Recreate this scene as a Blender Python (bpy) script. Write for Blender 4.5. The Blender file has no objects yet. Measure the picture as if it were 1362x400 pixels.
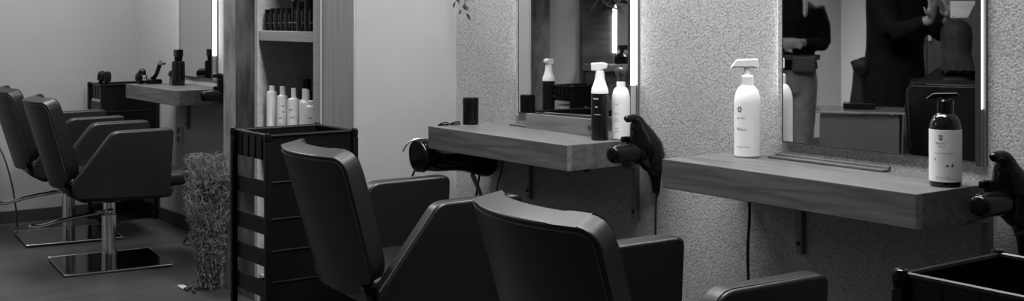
import bpy, bmesh, math, random
from mathutils import Vector, Matrix, noise
C = bpy.context.scene.collection
sc = bpy.context.scene
PI = math.pi
R = math.radians
random.seed(7)

# ------------------------------------------------------------------ materials
def mat(name, v, rough=0.5, metal=0.0, spec=0.5, coat=0.0, emit=0.0, trans=0.0, alpha=1.0, ior=1.45):
    m = bpy.data.materials.new(name); m.use_nodes = True
    b = m.node_tree.nodes['Principled BSDF']
    b.inputs['Base Color'].default_value = (v, v, v, 1)
    b.inputs['Roughness'].default_value = rough
    b.inputs['Metallic'].default_value = metal
    b.inputs['Specular IOR Level'].default_value = spec
    b.inputs['Coat Weight'].default_value = coat
    b.inputs['Coat Roughness'].default_value = 0.08
    b.inputs['IOR'].default_value = ior
    if trans: b.inputs['Transmission Weight'].default_value = trans
    if emit:
        b.inputs['Emission Color'].default_value = (1, 1, 1, 1)
        b.inputs['Emission Strength'].default_value = emit
    return m

def N(m, t, **kw):
    n = m.node_tree.nodes.new(t)
    for k, v in kw.items(): setattr(n, k, v)
    return n

def vary(m, lo, hi, scale=8.0, detail=4.0, stretch=(1, 1, 1), bump=0.0, bscale=None, bdist=0.002, rlo=None, rhi=None, p0=0.3, p1=0.7, rot=(0,0,0)):
    """procedural noise colour between two greys, optional bump, in object space"""
    L = m.node_tree.links; b = m.node_tree.nodes['Principled BSDF']
    tc = N(m, 'ShaderNodeTexCoord'); mp = N(m, 'ShaderNodeMapping')
    mp.inputs['Scale'].default_value = stretch; mp.inputs['Rotation'].default_value = rot
    L.new(tc.outputs['Object'], mp.inputs['Vector'])
    nz = N(m, 'ShaderNodeTexNoise'); nz.inputs['Scale'].default_value = scale; nz.inputs['Detail'].default_value = detail
    L.new(mp.outputs['Vector'], nz.inputs['Vector'])
    cr = N(m, 'ShaderNodeValToRGB')
    cr.color_ramp.elements[0].position = p0; cr.color_ramp.elements[0].color = (lo, lo, lo, 1)
    cr.color_ramp.elements[1].position = p1; cr.color_ramp.elements[1].color = (hi, hi, hi, 1)
    L.new(nz.outputs['Fac'], cr.inputs['Fac']); L.new(cr.outputs['Color'], b.inputs['Base Color'])
    if rlo is not None:
        mr = N(m, 'ShaderNodeMapRange'); mr.inputs['To Min'].default_value = rlo; mr.inputs['To Max'].default_value = rhi
        L.new(nz.outputs['Fac'], mr.inputs['Value']); L.new(mr.outputs['Result'], b.inputs['Roughness'])
    if bump:
        n2 = N(m, 'ShaderNodeTexNoise'); n2.inputs['Scale'].default_value = bscale or scale * 6; n2.inputs['Detail'].default_value = 2
        L.new(mp.outputs['Vector'], n2.inputs['Vector'])
        bp = N(m, 'ShaderNodeBump'); bp.inputs['Strength'].default_value = bump; bp.inputs['Distance'].default_value = bdist
        L.new(n2.outputs['Fac'], bp.inputs['Height']); L.new(bp.outputs['Normal'], b.inputs['Normal'])
    return m

M = {}
# wall plaster with orange-peel relief
def plaster(name):
    m = mat(name, .5, .75, spec=.25)
    L = m.node_tree.links; b = m.node_tree.nodes['Principled BSDF']
    tc = N(m, 'ShaderNodeTexCoord')
    n1 = N(m, 'ShaderNodeTexNoise'); n1.inputs['Scale'].default_value = 210; n1.inputs['Detail'].default_value = 3; n1.inputs['Roughness'].default_value = .55
    n2 = N(m, 'ShaderNodeTexNoise'); n2.inputs['Scale'].default_value = 2.2; n2.inputs['Detail'].default_value = 4
    n3 = N(m, 'ShaderNodeTexVoronoi'); n3.inputs['Scale'].default_value = 140
    for n in (n1, n2, n3): L.new(tc.outputs['Object'], n.inputs['Vector'])
    cr = N(m, 'ShaderNodeValToRGB')
    cr.color_ramp.elements[0].position = .33; cr.color_ramp.elements[0].color = (.25, .25, .25, 1)
    cr.color_ramp.elements[1].position = .56; cr.color_ramp.elements[1].color = (.45, .45, .45, 1)
    L.new(n1.outputs['Fac'], cr.inputs['Fac'])
    cr2 = N(m, 'ShaderNodeValToRGB')
    cr2.color_ramp.elements[0].position = .3; cr2.color_ramp.elements[0].color = (.82, .82, .82, 1)
    cr2.color_ramp.elements[1].position = .7; cr2.color_ramp.elements[1].color = (1, 1, 1, 1)
    L.new(n2.outputs['Fac'], cr2.inputs['Fac'])
    mx = N(m, 'ShaderNodeMix', data_type='RGBA', blend_type='MULTIPLY'); mx.inputs[0].default_value = 1
    L.new(cr.outputs['Color'], mx.inputs[6]); L.new(cr2.outputs['Color'], mx.inputs[7])
    L.new(mx.outputs[2], b.inputs['Base Color'])
    ad = N(m, 'ShaderNodeMath', operation='ADD'); L.new(n1.outputs['Fac'], ad.inputs[0])
    ml = N(m, 'ShaderNodeMath', operation='MULTIPLY'); ml.inputs[1].default_value = .35
    L.new(n3.outputs['Distance'], ml.inputs[0]); L.new(ml.outputs[0], ad.inputs[1])
    bp = N(m, 'ShaderNodeBump'); bp.inputs['Strength'].default_value = .55; bp.inputs['Distance'].default_value = .0022
    L.new(ad.outputs[0], bp.inputs['Height']); L.new(bp.outputs['Normal'], b.inputs['Normal'])
    return m
M['plaster'] = plaster('orange_peel_plaster')
M['smooth'] = vary(mat('smooth_grey_plaster', .4, .8, spec=.2), .40, .45, 1.6, 3, bump=.06, bscale=60)
M['endwall'] = vary(mat('end_wall_plaster', .3, .8, spec=.2), .29, .33, 1.2, 3, bump=.05, bscale=60)
M['white'] = vary(mat('white_wall_paint', .33, .75, spec=.2), .31, .345, 2, 3, bump=.04, bscale=80)
M['ceiling'] = vary(mat('ceiling_paint', .6, .9, spec=.1), .58, .62, 2, 2)
M['baseboard'] = vary(mat('baseboard_paint', .04, .5), .035, .05, 5, 2)
M['rough_edge'] = vary(mat('rough_plaster_edge', .3, .85, spec=.1), .18, .42, 14, 6, stretch=(1, 1, .35), bump=.5, bscale=70)
M['old_wood'] = vary(mat('stained_dark_board', .08, .7, spec=.3), .022, .16, 4, 8, stretch=(1.6, 1.6, .8), bump=.15, bscale=40, p0=.38, p1=.66)
M['panel_wood'] = vary(mat('pale_wood_panel', .36, .6, spec=.3), .31, .42, 7, 6, stretch=(9, 9, .25), bump=.06)
M['niche_wood'] = vary(mat('niche_wood', .4, .6, spec=.3), .36, .46, 6, 6, stretch=(.5, 6, 9), bump=.05)
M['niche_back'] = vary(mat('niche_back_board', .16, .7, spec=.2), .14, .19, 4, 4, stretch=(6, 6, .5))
M['dark_wood'] = vary(mat('dark_wood_panel', .05, .6, spec=.3), .03, .075, 4, 6, stretch=(.6, .6, 6))

def shelfwood(name, lo, hi):
    m = mat(name, .2, .42, spec=.4)
    L = m.node_tree.links; b = m.node_tree.nodes['Principled BSDF']
    tc = N(m, 'ShaderNodeTexCoord'); mp = N(m, 'ShaderNodeMapping'); mp.inputs['Scale'].default_value = (1.6, 17, 22)
    L.new(tc.outputs['Object'], mp.inputs['Vector'])
    nz = N(m, 'ShaderNodeTexNoise'); nz.inputs['Scale'].default_value = 2.2; nz.inputs['Detail'].default_value = 7; nz.inputs['Distortion'].default_value = .9
    L.new(mp.outputs['Vector'], nz.inputs['Vector'])
    cr = N(m, 'ShaderNodeValToRGB')
    e = cr.color_ramp.elements
    e[0].position = .28; e[0].color = (lo, lo, lo, 1); e[1].position = .72; e[1].color = (hi, hi, hi, 1)
    k = e.new(.5); k.color = ((lo + hi) * .52,) * 3 + (1,)
    L.new(nz.outputs['Fac'], cr.inputs['Fac']); L.new(cr.outputs['Color'], b.inputs['Base Color'])
    bp = N(m, 'ShaderNodeBump'); bp.inputs['Strength'].default_value = .12; bp.inputs['Distance'].default_value = .002
    L.new(nz.outputs['Fac'], bp.inputs['Height']); L.new(bp.outputs['Normal'], b.inputs['Normal'])
    return m
M['ebony'] = vary(mat('ebony_veneer', .012, .5, spec=.3), .008, .018, 4, 6, stretch=(6, 6, .5))
M['shelf'] = shelfwood('oak_shelf_wood', .06, .15)
M['shelf_edge'] = shelfwood('oak_end_grain', .11, .22)

def floorwood():
    m = mat('dark_plank_floor', .05, .3, spec=.5)
    L = m.node_tree.links; b = m.node_tree.nodes['Principled BSDF']
    tc = N(m, 'ShaderNodeTexCoord'); mp = N(m, 'ShaderNodeMapping'); mp.inputs['Rotation'].default_value = (0, 0, R(90))
    L.new(tc.outputs['Object'], mp.inputs['Vector'])
    br = N(m, 'ShaderNodeTexBrick'); br.inputs['Scale'].default_value = 1.0
    br.inputs['Brick Width'].default_value = 1.3; br.inputs['Row Height'].default_value = .19; br.inputs['Mortar Size'].default_value = .002
    br.inputs['Color1'].default_value = (.05, .05, .05, 1); br.inputs['Color2'].default_value = (.066, .066, .066, 1); br.inputs['Mortar'].default_value = (.03, .03, .03, 1)
    L.new(mp.outputs['Vector'], br.inputs['Vector'])
    mp2 = N(m, 'ShaderNodeMapping'); mp2.inputs['Scale'].default_value = (14, 1.2, 1)
    L.new(tc.outputs['Object'], mp2.inputs['Vector'])
    nz = N(m, 'ShaderNodeTexNoise'); nz.inputs['Scale'].default_value = 2; nz.inputs['Detail'].default_value = 6
    L.new(mp2.outputs['Vector'], nz.inputs['Vector'])
    cr = N(m, 'ShaderNodeValToRGB'); cr.color_ramp.elements[0].color = (.75, .75, .75, 1); cr.color_ramp.elements[1].color = (1.2, 1.2, 1.2, 1)
    L.new(nz.outputs['Fac'], cr.inputs['Fac'])
    mx = N(m, 'ShaderNodeMix', data_type='RGBA', blend_type='MULTIPLY'); mx.inputs[0].default_value = 1
    L.new(br.outputs['Color'], mx.inputs[6]); L.new(cr.outputs['Color'], mx.inputs[7]); L.new(mx.outputs[2], b.inputs['Base Color'])
    mr = N(m, 'ShaderNodeMapRange'); mr.inputs['To Min'].default_value = .25; mr.inputs['To Max'].default_value = .42
    L.new(nz.outputs['Fac'], mr.inputs['Value']); L.new(mr.outputs['Result'], b.inputs['Roughness'])
    return m
M['floor'] = floorwood()
M['leather'] = vary(mat('black_leather', .02, .42, spec=.55), .005, .008, 3, 2, bump=.10, bscale=260, bdist=.0008, rlo=.36, rhi=.44)
M['piping'] = mat('leather_piping', .09, .4)
M['chrome'] = mat('polished_chrome', .75, .12, metal=1)
M['base_steel'] = vary(mat('dark_polished_base', .1, .12, metal=1), .06, .08, 3, 2)
M['base_edge'] = mat('brushed_base_edge', .6, .25, metal=1)
M['blackplastic'] = vary(mat('black_trolley_plastic', .006, .35, spec=.3), .004, .006, 5, 2, rlo=.25, rhi=.4)
M['gloss'] = vary(mat('gloss_black_plastic', .005, .10, spec=.3), .004, .006, 5, 2)
M['rubber'] = mat('black_rubber', .006, .6, spec=.2)
M['mirror'] = mat('mirror_glass', .74, .015, metal=1)
M['mirror_edge'] = mat('mirror_edge', .03, .3)
M['alu'] = mat('grey_light_channel', .2, .5, metal=.6)
M['led'] = mat('led_diffuser', .9, .5, emit=7)
M['led_strong'] = mat('led_diffuser_strong', .9, .5, emit=13)
M['led_soft'] = mat('led_diffuser_soft', .9, .5, emit=6)
M['led_dim'] = mat('unlit_diffuser', .45, .5)
M['whiteplastic'] = mat('white_bottle_plastic', .88, .32)
M['label'] = mat('white_paper_label', .72, .6)
M['ink'] = mat('grey_print', .08, .6)
M['ink_light'] = mat('pale_grey_print', .3, .6)
M['blackbottle'] = mat('black_bottle_plastic', .007, .25)
M['brownglass'] = mat('dark_amber_bottle', .006, .1, coat=.2)
M['clearcap'] = mat('smoky_clear_cap', .05, .08, coat=.3)
M['skin'] = vary(mat('skin', .22, .5), .20, .25, 12, 2)
M['hair_fair'] = vary(mat('fair_hair', .3, .45), .15, .42, 18, 4, stretch=(12, 12, .6))
M['hair_dark'] = vary(mat('brown_hair', .02, .6, spec=.15), .004, .035, 30, 4, stretch=(14, 14, .4))
M['blackcloth'] = vary(mat('black_knit', .006, .9, spec=.08), .004, .007, 20, 2)
M['cape'] = vary(mat('black_nylon_cape', .006, .6, spec=.2), .004, .007, 10, 2)
M['trouser'] = vary(mat('pale_denim', .17, .85, spec=.2), .14, .2, 18, 4)
M['darkshoe'] = mat('dark_shoe', .02, .5)
M['pouch'] = mat('leather_tool_pouch', .035, .5)
M['foil'] = mat('dull_foil', .5, .45, metal=.3)
M['towel'] = vary(mat('white_terry', .6, .95, spec=.1), .55, .65, 90, 2, bump=.5, bscale=200)
M['twig'] = vary(mat('dry_twigs', .2, .85, spec=.2), .04, .30, 30, 2)
M['twig_dark'] = mat('dark_twigs', .03, .8)
M['leaf'] = vary(mat('dark_leaf', .05, .5), .04, .07, 20, 2)
M['paper'] = mat('white_paper', .4, .8)
M['cord'] = mat('black_cord', .012, .5)
M['grey_cord'] = mat('grey_cord', .12, .4)
M['counter'] = vary(mat('grey_cabinet_board', .07, .5), .06, .08, 4, 2)
M['glass'] = mat('glass_top', .55, .06, trans=.75, ior=1.45)
M['outlet'] = mat('socket_plastic', .45, .4)
M['steel_tool'] = mat('satin_steel', .45, .3, metal=.9)

# ------------------------------------------------------------------ geometry helpers
class B:
    def __init__(s): s.bm = bmesh.new()
    def _cap(s, vs): s.bm.faces.new(vs)
    def box(s, x0, x1, y0, y1, z0, z1, bev=0.0, seg=2, rot=None):
        g = bmesh.ops.create_cube(s.bm, size=1)
        vs = g['verts']
        for v in vs:
            v.co = Vector(((x0 + x1) / 2 + v.co.x * (x1 - x0), (y0 + y1) / 2 + v.co.y * (y1 - y0), (z0 + z1) / 2 + v.co.z * (z1 - z0)))
        if bev:
            es = list({e for v in vs for e in v.link_edges})
            r = bmesh.ops.bevel(s.bm, geom=es, offset=bev, segments=seg, affect='EDGES', profile=.5)
            vs = list({v for f in r['faces'] for v in f.verts} | {v for v in vs if v.is_valid})
        if rot is not None:
            for v in vs: v.co = rot @ v.co
        return s
    def rings(s, rings, cap0=True, cap1=True):
        """skin a list of equal-length closed rings"""
        rs = [[s.bm.verts.new(p) for p in r] for r in rings]
        n = len(rs[0])
        for a, b in zip(rs, rs[1:]):
            for i in range(n):
                s.bm.faces.new((a[i], a[(i + 1) % n], b[(i + 1) % n], b[i]))
        if cap0: s.bm.faces.new(list(reversed(rs[0])))
        if cap1: s.bm.faces.new(rs[-1])
        return s
    def lathe(s, prof, n=28, c=(0, 0, 0), m=None):
        """prof: (radius, z) from bottom to top"""
        c = Vector(c)
        rr = []
        for r, z in prof:
            ring = []
            for i in range(n):
                a = 2 * PI * i / n
                p = Vector((max(r, 1e-4) * math.cos(a), max(r, 1e-4) * math.sin(a), z))
                ring.append((m @ p if m else p) + c)
            rr.append(ring)
        return s.rings(rr)
    def tube(s, pts, rad, n=10, flat=(1, 1)):
        pts = [Vector(p) for p in pts]
        if not hasattr(rad, '__len__'): rad = [rad] * len(pts)
        up = None; rr = []
        for i, p in enumerate(pts):
            t = (pts[min(i + 1, len(pts) - 1)] - pts[max(i - 1, 0)]).normalized()
            if up is None:
                up = Vector((0, 0, 1)) if abs(t.z) < .9 else Vector((1, 0, 0))
            up = (up - t * up.dot(t))
            if up.length < 1e-5: up = t.orthogonal()
            up.normalize()
            sd = t.cross(up)
            rr.append([p + (up * math.cos(2 * PI * k / n) * flat[0] + sd * math.sin(2 * PI * k / n) * flat[1]) * rad[i] for k in range(n)])
        return s.rings(rr)
    def prism(s, poly, axis, a0, a1, bev=0.0, seg=3):
        """extrude a 2-D polygon along axis ('x': poly is (y,z); 'y': (x,z); 'z': (x,y))"""
        def P(u, v, w):
            return {'x': (w, u, v), 'y': (u, w, v), 'z': (u, v, w)}[axis]
        A = [s.bm.verts.new(P(u, v, a0)) for u, v in poly]
        Bv = [s.bm.verts.new(P(u, v, a1)) for u, v in poly]
        fs = [s.bm.faces.new(A), s.bm.faces.new(list(reversed(Bv)))]
        n = len(poly)
        for i in range(n):
            fs.append(s.bm.faces.new((A[(i + 1) % n], A[i], Bv[i], Bv[(i + 1) % n])))
        bmesh.ops.recalc_face_normals(s.bm, faces=fs)
        if bev:
            es = list({e for f in fs[:2] for e in f.edges})
            bmesh.ops.bevel(s.bm, geom=es, offset=bev, segments=seg, affect='EDGES', profile=.5)
        return s
    def ball(s, c, r, sc=(1, 1, 1), n=16):
        c = Vector(c)
        rr = []
        for j in range(1, n):
            a = -PI / 2 + PI * j / n
            rr.append([c + Vector((math.cos(a) * math.cos(2 * PI * i / n) * r * sc[0], math.cos(a) * math.sin(2 * PI * i / n) * r * sc[1], math.sin(a) * r * sc[2])) for i in range(n)])
        return s.rings(rr)
    def xf(s, mtx):
        bmesh.ops.transform(s.bm, matrix=mtx, verts=s.bm.verts[:]); return s
    def out(s, name, m, parent=None, ang=38):
        bmesh.ops.recalc_face_normals(s.bm, faces=s.bm.faces[:])
        me = bpy.data.meshes.new(name); s.bm.to_mesh(me); s.bm.free()
        me.materials.append(M[m] if isinstance(m, str) else m)
        for p in me.polygons: p.use_smooth = True
        me.set_sharp_from_angle(angle=R(ang))
        o = bpy.data.objects.new(name, me); C.objects.link(o)
        w = o.modifiers.new('weighted', 'WEIGHTED_NORMAL'); w.keep_sharp = True; w.weight = 80
        if parent is not None: o.parent = parent
        return o

def smooth_pts(pts, k=6):
    """Catmull-Rom through pts (any dimension)"""
    out = []
    n = len(pts)
    for i in range(n - 1):
        p0, p1, p2, p3 = pts[max(i - 1, 0)], pts[i], pts[i + 1], pts[min(i + 2, n - 1)]
        for j in range(k):
            t = j / k
            out.append(tuple(.5 * (2 * b + (c - a) * t + (2 * a - 5 * b + 4 * c - d) * t * t + (3 * b - a - 3 * c + d) * t ** 3) for a, b, c, d in zip(p0, p1, p2, p3)))
    out.append(tuple(pts[-1]))
    return out

def round_poly(pts, r, k=5):
    out = []
    n = len(pts)
    for i in range(n):
        p = Vector(pts[i]); a = Vector(pts[i - 1]) - p; b = Vector(pts[(i + 1) % n]) - p
        rr = r[i] if hasattr(r, '__len__') else r
        if rr <= 0: out.append(tuple(p)); continue
        rr = min(rr, a.length * .45, b.length * .45)
        q0 = p + a.normalized() * rr; q1 = p + b.normalized() * rr
        for j in range(k + 1):
            t = j / k
            out.append(tuple(q0 * (1 - t) ** 2 + p * 2 * t * (1 - t) + q1 * t * t))
    return out

def thing(name, label, cat, loc=(0, 0, 0), rz=0, group=None):
    o = bpy.data.objects.new(name, None); C.objects.link(o); o.empty_display_size = .1
    o.location = loc; o.rotation_euler = (0, 0, rz)
    o['label'] = label; o['category'] = cat
    if group: o['group'] = group
    return o
def tag(o, label, cat, group=None, kind=None):
    o['label'] = label; o['category'] = cat
    if group: o['group'] = group
    if kind: o['kind'] = kind
    return o
def struct(o):
    o['kind'] = 'structure'; return o
def dup(root, loc, rz, label, group=None, scale=None):
    r = root.copy(); C.objects.link(r); r.location = loc; r.rotation_euler = (0, 0, rz); r['label'] = label
    if group: r['group'] = group
    if scale: r.scale = (scale,) * 3
    for ch in list(root.children):
        c = ch.copy(); C.objects.link(c); c.parent = r
        for g in list(ch.children):
            d = g.copy(); C.objects.link(d); d.parent = c
    return r

# ------------------------------------------------------------------ constants of the place (metres; camera stands at the origin)
WY = 2.56          # face of the mirror wall
EX = -7.44         # face of the end wall
OY = -4.25         # opposite wall
RX = 2.6           # wall behind the camera
CH = 2.85          # ceiling
TOP = .829         # wall shelf top
CX0, CX1, CY = -5.128, -3.861, 2.152   # niche column

# ------------------------------------------------------------------ setting
struct(B().box(EX - .2, RX + .2, OY - .2, WY + .2, -.1, 0).out('floor', 'floor'))
struct(B().box(EX - .2, RX + .2, OY - .2, WY + .2, CH, CH + .1).out('ceiling', 'ceiling'))
struct(B().box(CX1, RX + .2, WY, WY + .2, 0, CH).out('wall_mirrors', 'plaster'))
struct(B().box(EX - .2, CX1, WY, WY + .2, 0, CH).out('wall_back', 'smooth'))
struct(B().box(EX - .2, EX, OY - .2, WY, 0, CH).out('wall_end', 'endwall'))
struct(B().box(RX, RX + .2, OY - .2, WY, 0, CH).out('wall_right', 'smooth'))
b = B()
b.box(EX, -1.6, OY - .2, OY, 0, CH); b.box(1.6, RX, OY - .2, OY, 0, CH); b.box(-1.6, 1.6, OY - .2, OY, 0, .5); b.box(-1.6, 1.6, OY - .2, OY, 2.5, CH)
struct(b.out('wall_front', 'smooth'))
wn = B().box(-1.6, 1.6, OY - .12, OY - .10, .5, 2.5).out('window_1', 'glass'); struct(wn)
f = B()
for x in (-1.6, -.03, 1.54): f.box(x, x + .06, OY - .15, OY - .05, .5, 2.5)
f.box(-1.6, 1.6, OY - .15, OY - .05, .5, .56); f.box(-1.6, 1.6, OY - .15, OY - .05, 2.44, 2.5)
f.out('window_frame', 'baseboard', wn)
struct(B().box(EX, EX + .014, OY, WY, 0, .072, .003).out('baseboard_end', 'baseboard'))
struct(B().box(EX + .014, CX0, WY - .014, WY, 0, .072, .003).out('baseboard_back', 'baseboard'))
struct(B().box(CX1, RX, WY - .014, WY, 0, .072, .003).out('baseboard_mirrors', 'baseboard'))
# column with the recessed niche: two cheeks, a back and a header
NX0, NX1 = -4.771, -4.237
CXF = -3.914       # front corner of the slightly splayed column side
b = B()
b.box(CX0, NX0 - .03, CY + .012, WY, 0, CH); b.prism([(NX1 + .046, CY), (CXF, CY), (CX1, WY + .001), (NX1 + .046, WY + .001)], 'z', 0, CH); b.box(NX0 - .03, NX1 + .03, 2.46, WY, 0, CH)
struct(b.out('wall_column', 'white'))
struct(B().box(CX0 - .004, -5.000, CY - .006, CY + .012, 0, CH, .004).out('trim_1', 'rough_edge'))
struct(B().box(-4.996, NX0 - .034, CY - .004, CY + .012, 0, CH, .003).out('trim_2', 'old_wood'))
b = B()
b.box(-4.164, CXF + .001, CY - .010, CY, 0, CH, .003)
b.box(-4.189, -4.167, CY - .016, CY, 0, CH, .003)
struct(b.out('trim_3', 'panel_wood'))
# end wall seen only in the mirrors: pale board, stained board
struct(B().box(EX, EX + .05, -.47, -.25, 0, CH, .004).out('trim_4', 'panel_wood'))
struct(B().box(EX, EX + .06, -.665, -.474, 0, CH, .004).out('trim_5', 'old_wood'))
struct(B().box(EX, EX + .04, -1.33, -1.008, 0, CH, .004).out('trim_6', 'dark_wood'))

# niche shelving unit
nu = thing('niche_shelving', 'recessed pale wood shelving niche in the column between the mirrors', 'shelving', (0, 0, 0))
B().box(NX0 - .03, NX0, CY - .004, 2.455, 0, CH - .02, .002).out('side_panel', 'niche_wood', nu)
B().box(NX1, NX1 + .044, CY - .012, 2.455, 0, CH - .02, .002).out('side_panel', 'niche_wood', nu)
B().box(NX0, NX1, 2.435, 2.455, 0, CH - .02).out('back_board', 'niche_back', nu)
for z in (.12, .718, 1.154, 1.60, 2.05):
    B().box(NX0 + .001, NX1 - .001, CY + .002, 2.434, z - .042, z, .002).out('shelf_board', 'niche_wood', nu)

# ------------------------------------------------------------------ mirrors with light bars
def make_mirror(x0, x1, label, lit):
    t = thing('wall_mirror', label, 'mirror', ((x0 + x1) / 2, WY, .875), 0, 'tall mirrors along the wall')
    w = (x1 - x0) / 2
    B().box(-w, w, -.009, 0, 0, 1.25).out('mirror_glass', 'mirror', t)
    b = B(); b.box(-w - .0016, -w, -.010, 0, -.004, 1.254); b.box(w, w + .004, -.010, 0, -.004, 1.254); b.box(-w - .0016, w + .004, -.010, 0, -.003, 0)
    b.out('mirror_edge', 'mirror_edge', t)
    dp = .030 if lit == 'led' else .0125
    B().box(w + .0042, w + .011, -dp, 0, -.01, 1.25).box(w + .011, w + .0175, -dp - .002, -dp, -.01, 1.25).out('light_channel', 'mirror_edge', t)
    B().box(w + .0112, w + .026, -.007, 0, -.01, 1.25).out('light_channel', 'alu', t)
    B().box(w + .0115, w + .018, -dp, -.0072, .125, 1.25, .002).out('light_bar', lit, t)
    B().box(w + .0115, w + .018, -dp + .001, -.0072, -.01, .1245, .002).out('light_bar_end', 'led_dim', t)
    B().box(-w - .014, -w - .0018, -.0115, -.0095, -.01, 1.25).out('light_cover', 'plaster', t)
    B().box(-w - .012, -w - .0020, -.0094, 0, .125, 1.25).out('light_bar', 'led_strong', t)
    return t
make_mirror(-3.447, -2.845, 'lit mirror above the middle shelf, tall narrow light bar on its right edge', 'led')
make_mirror(-2.227, -1.640, 'largest mirror, above the nearest shelf, reflecting women dressed in black', 'led_soft')
make_mirror(-6.730, -6.215, 'farthest mirror, above the small distant shelf, with bright light bar', 'led')

# ------------------------------------------------------------------ wall shelves
def make_shelf(xr, ln, label, rail, extra=False):
    t = thing('wall_shelf', label, 'shelf', (xr, WY, TOP), 0, 'thick wooden shelves under the mirrors')
    b = B(); b.box(-ln, 0, -.295, 0, -.079, 0, .0025, 2); b.out('board', 'shelf', t)
    B().box(0, .0012, -.2935, -.276, -.0775, -.0015).out('edge_band', 'shelf_edge', t)
    for x in (-.575, -.02):
        k = B(); k.box(x, x + .02, -.018, 0, -.255, -.079, .002); k.box(x, x + .02, -.075, -.018, -.090, -.079, .002)
        k.out('bracket', 'alu', t)
        q = B(); q.lathe([(.006, 0), (.006, .004), (.003, .006)], 10, (x + .01, -.018, -.225), Matrix.Rotation(R(90), 3, 'X')); q.out('bracket_screw', 'base_steel', t)
    if rail:
        q = B(); q.box(rail[0] - xr, rail[1] - xr, -.052, -.030, 0, .007, .002); q.box(rail[0] - xr + .004, rail[1] - xr - .004, -.028, -.016, 0, .012, .002)
        q.out('cable_rail', 'shelf', t)
    if extra:
        q = B(); q.ball((-.19, -.06, -.100), .016, (1, 1, 1.1), 12); q.lathe([(.006, -.02), (.006, .02)], 10, (-.19, -.06, -.0985)); q.out('cable_knob', 'gloss', t)
    return t
make_shelf(-1.599, .805, 'nearest wooden wall shelf, holding the white pump bottle and the labelled brown bottle', (-2.243, -1.865))
make_shelf(-2.818, .779, 'middle wooden wall shelf, holding a white and a black bottle before the mirror', (-3.444, -3.03), True)
make_shelf(-6.034, .779, 'farthest small wooden wall shelf, beyond the two distant chairs', None)
# station on the end wall (seen in the mirrors)
es = thing('wall_shelf', 'wooden shelf on the end wall, seen only in the middle mirror', 'shelf', (EX + .001, -1.45, .829), 0)
B().box(.04, .30, -.42, .44, -.05, 0, .003).out('board', 'shelf', es)
B().box(.05, .26, -.40, .42, -.80, -.055, .003).out('cabinet', 'dark_wood', es)
em = thing('wall_mirror', 'mirror with light bar on the end wall, seen only in the middle mirror', 'mirror', (EX, -1.62, .875))
B().box(.04, .05, -.28, .27, 0, 1.3).out('mirror_glass', 'mirror', em)
B().box(.04, .065, .272, .296, 0.04, 1.3, .003).out('light_bar', 'led', em)

tc = thing('tall_cabinet', 'tall dark cabinet behind the two women in black, reflected in the nearest mirror', 'cabinet', (-6.2, OY + .002, 0))
B().box(-.56, .56, 0, .40, .08, 2.3, .004).out('carcass', 'ebony', tc)
B().box(-.54, .54, .02, .37, 0, .08).out('plinth', 'baseboard', tc)
for x in (-.555, .004):
    dr = B().box(x, x + .551, .401, .421, .09, 2.29, .003).out('cabinet_door', 'ebony', tc)
    B().box(.004 + (-.05 if x < 0 else .02), .034 + (-.05 if x < 0 else .02), .422, .44, 1.0, 1.2, .004).out('handle', 'steel_tool', dr)

# low board standing at the back of the middle shelf
wb = thing('wood_board', 'low plain wooden board with a knot, standing on the middle shelf below the mirror', 'board', (-3.15, 2.505, TOP))
bb = B(); bb.prism(round_poly([(-.195, 0), (.185, 0), (.185, .056), (-.195, .050)], [0, 0, .006, .003]), 'y', -.006, .006, .0012)
bb.xf(Matrix.Rotation(R(-2.0), 4, 'Z')); bb.out('plank', 'shelf_edge', wb)
kb = B().lathe([(.0075, 0), (.0075, .0015), (.003, .0022)], 14, (.166, -.0125, .030), Matrix.Rotation(R(90), 3, 'X')); kb.out('knot', 'dark_wood', wb)

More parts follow.
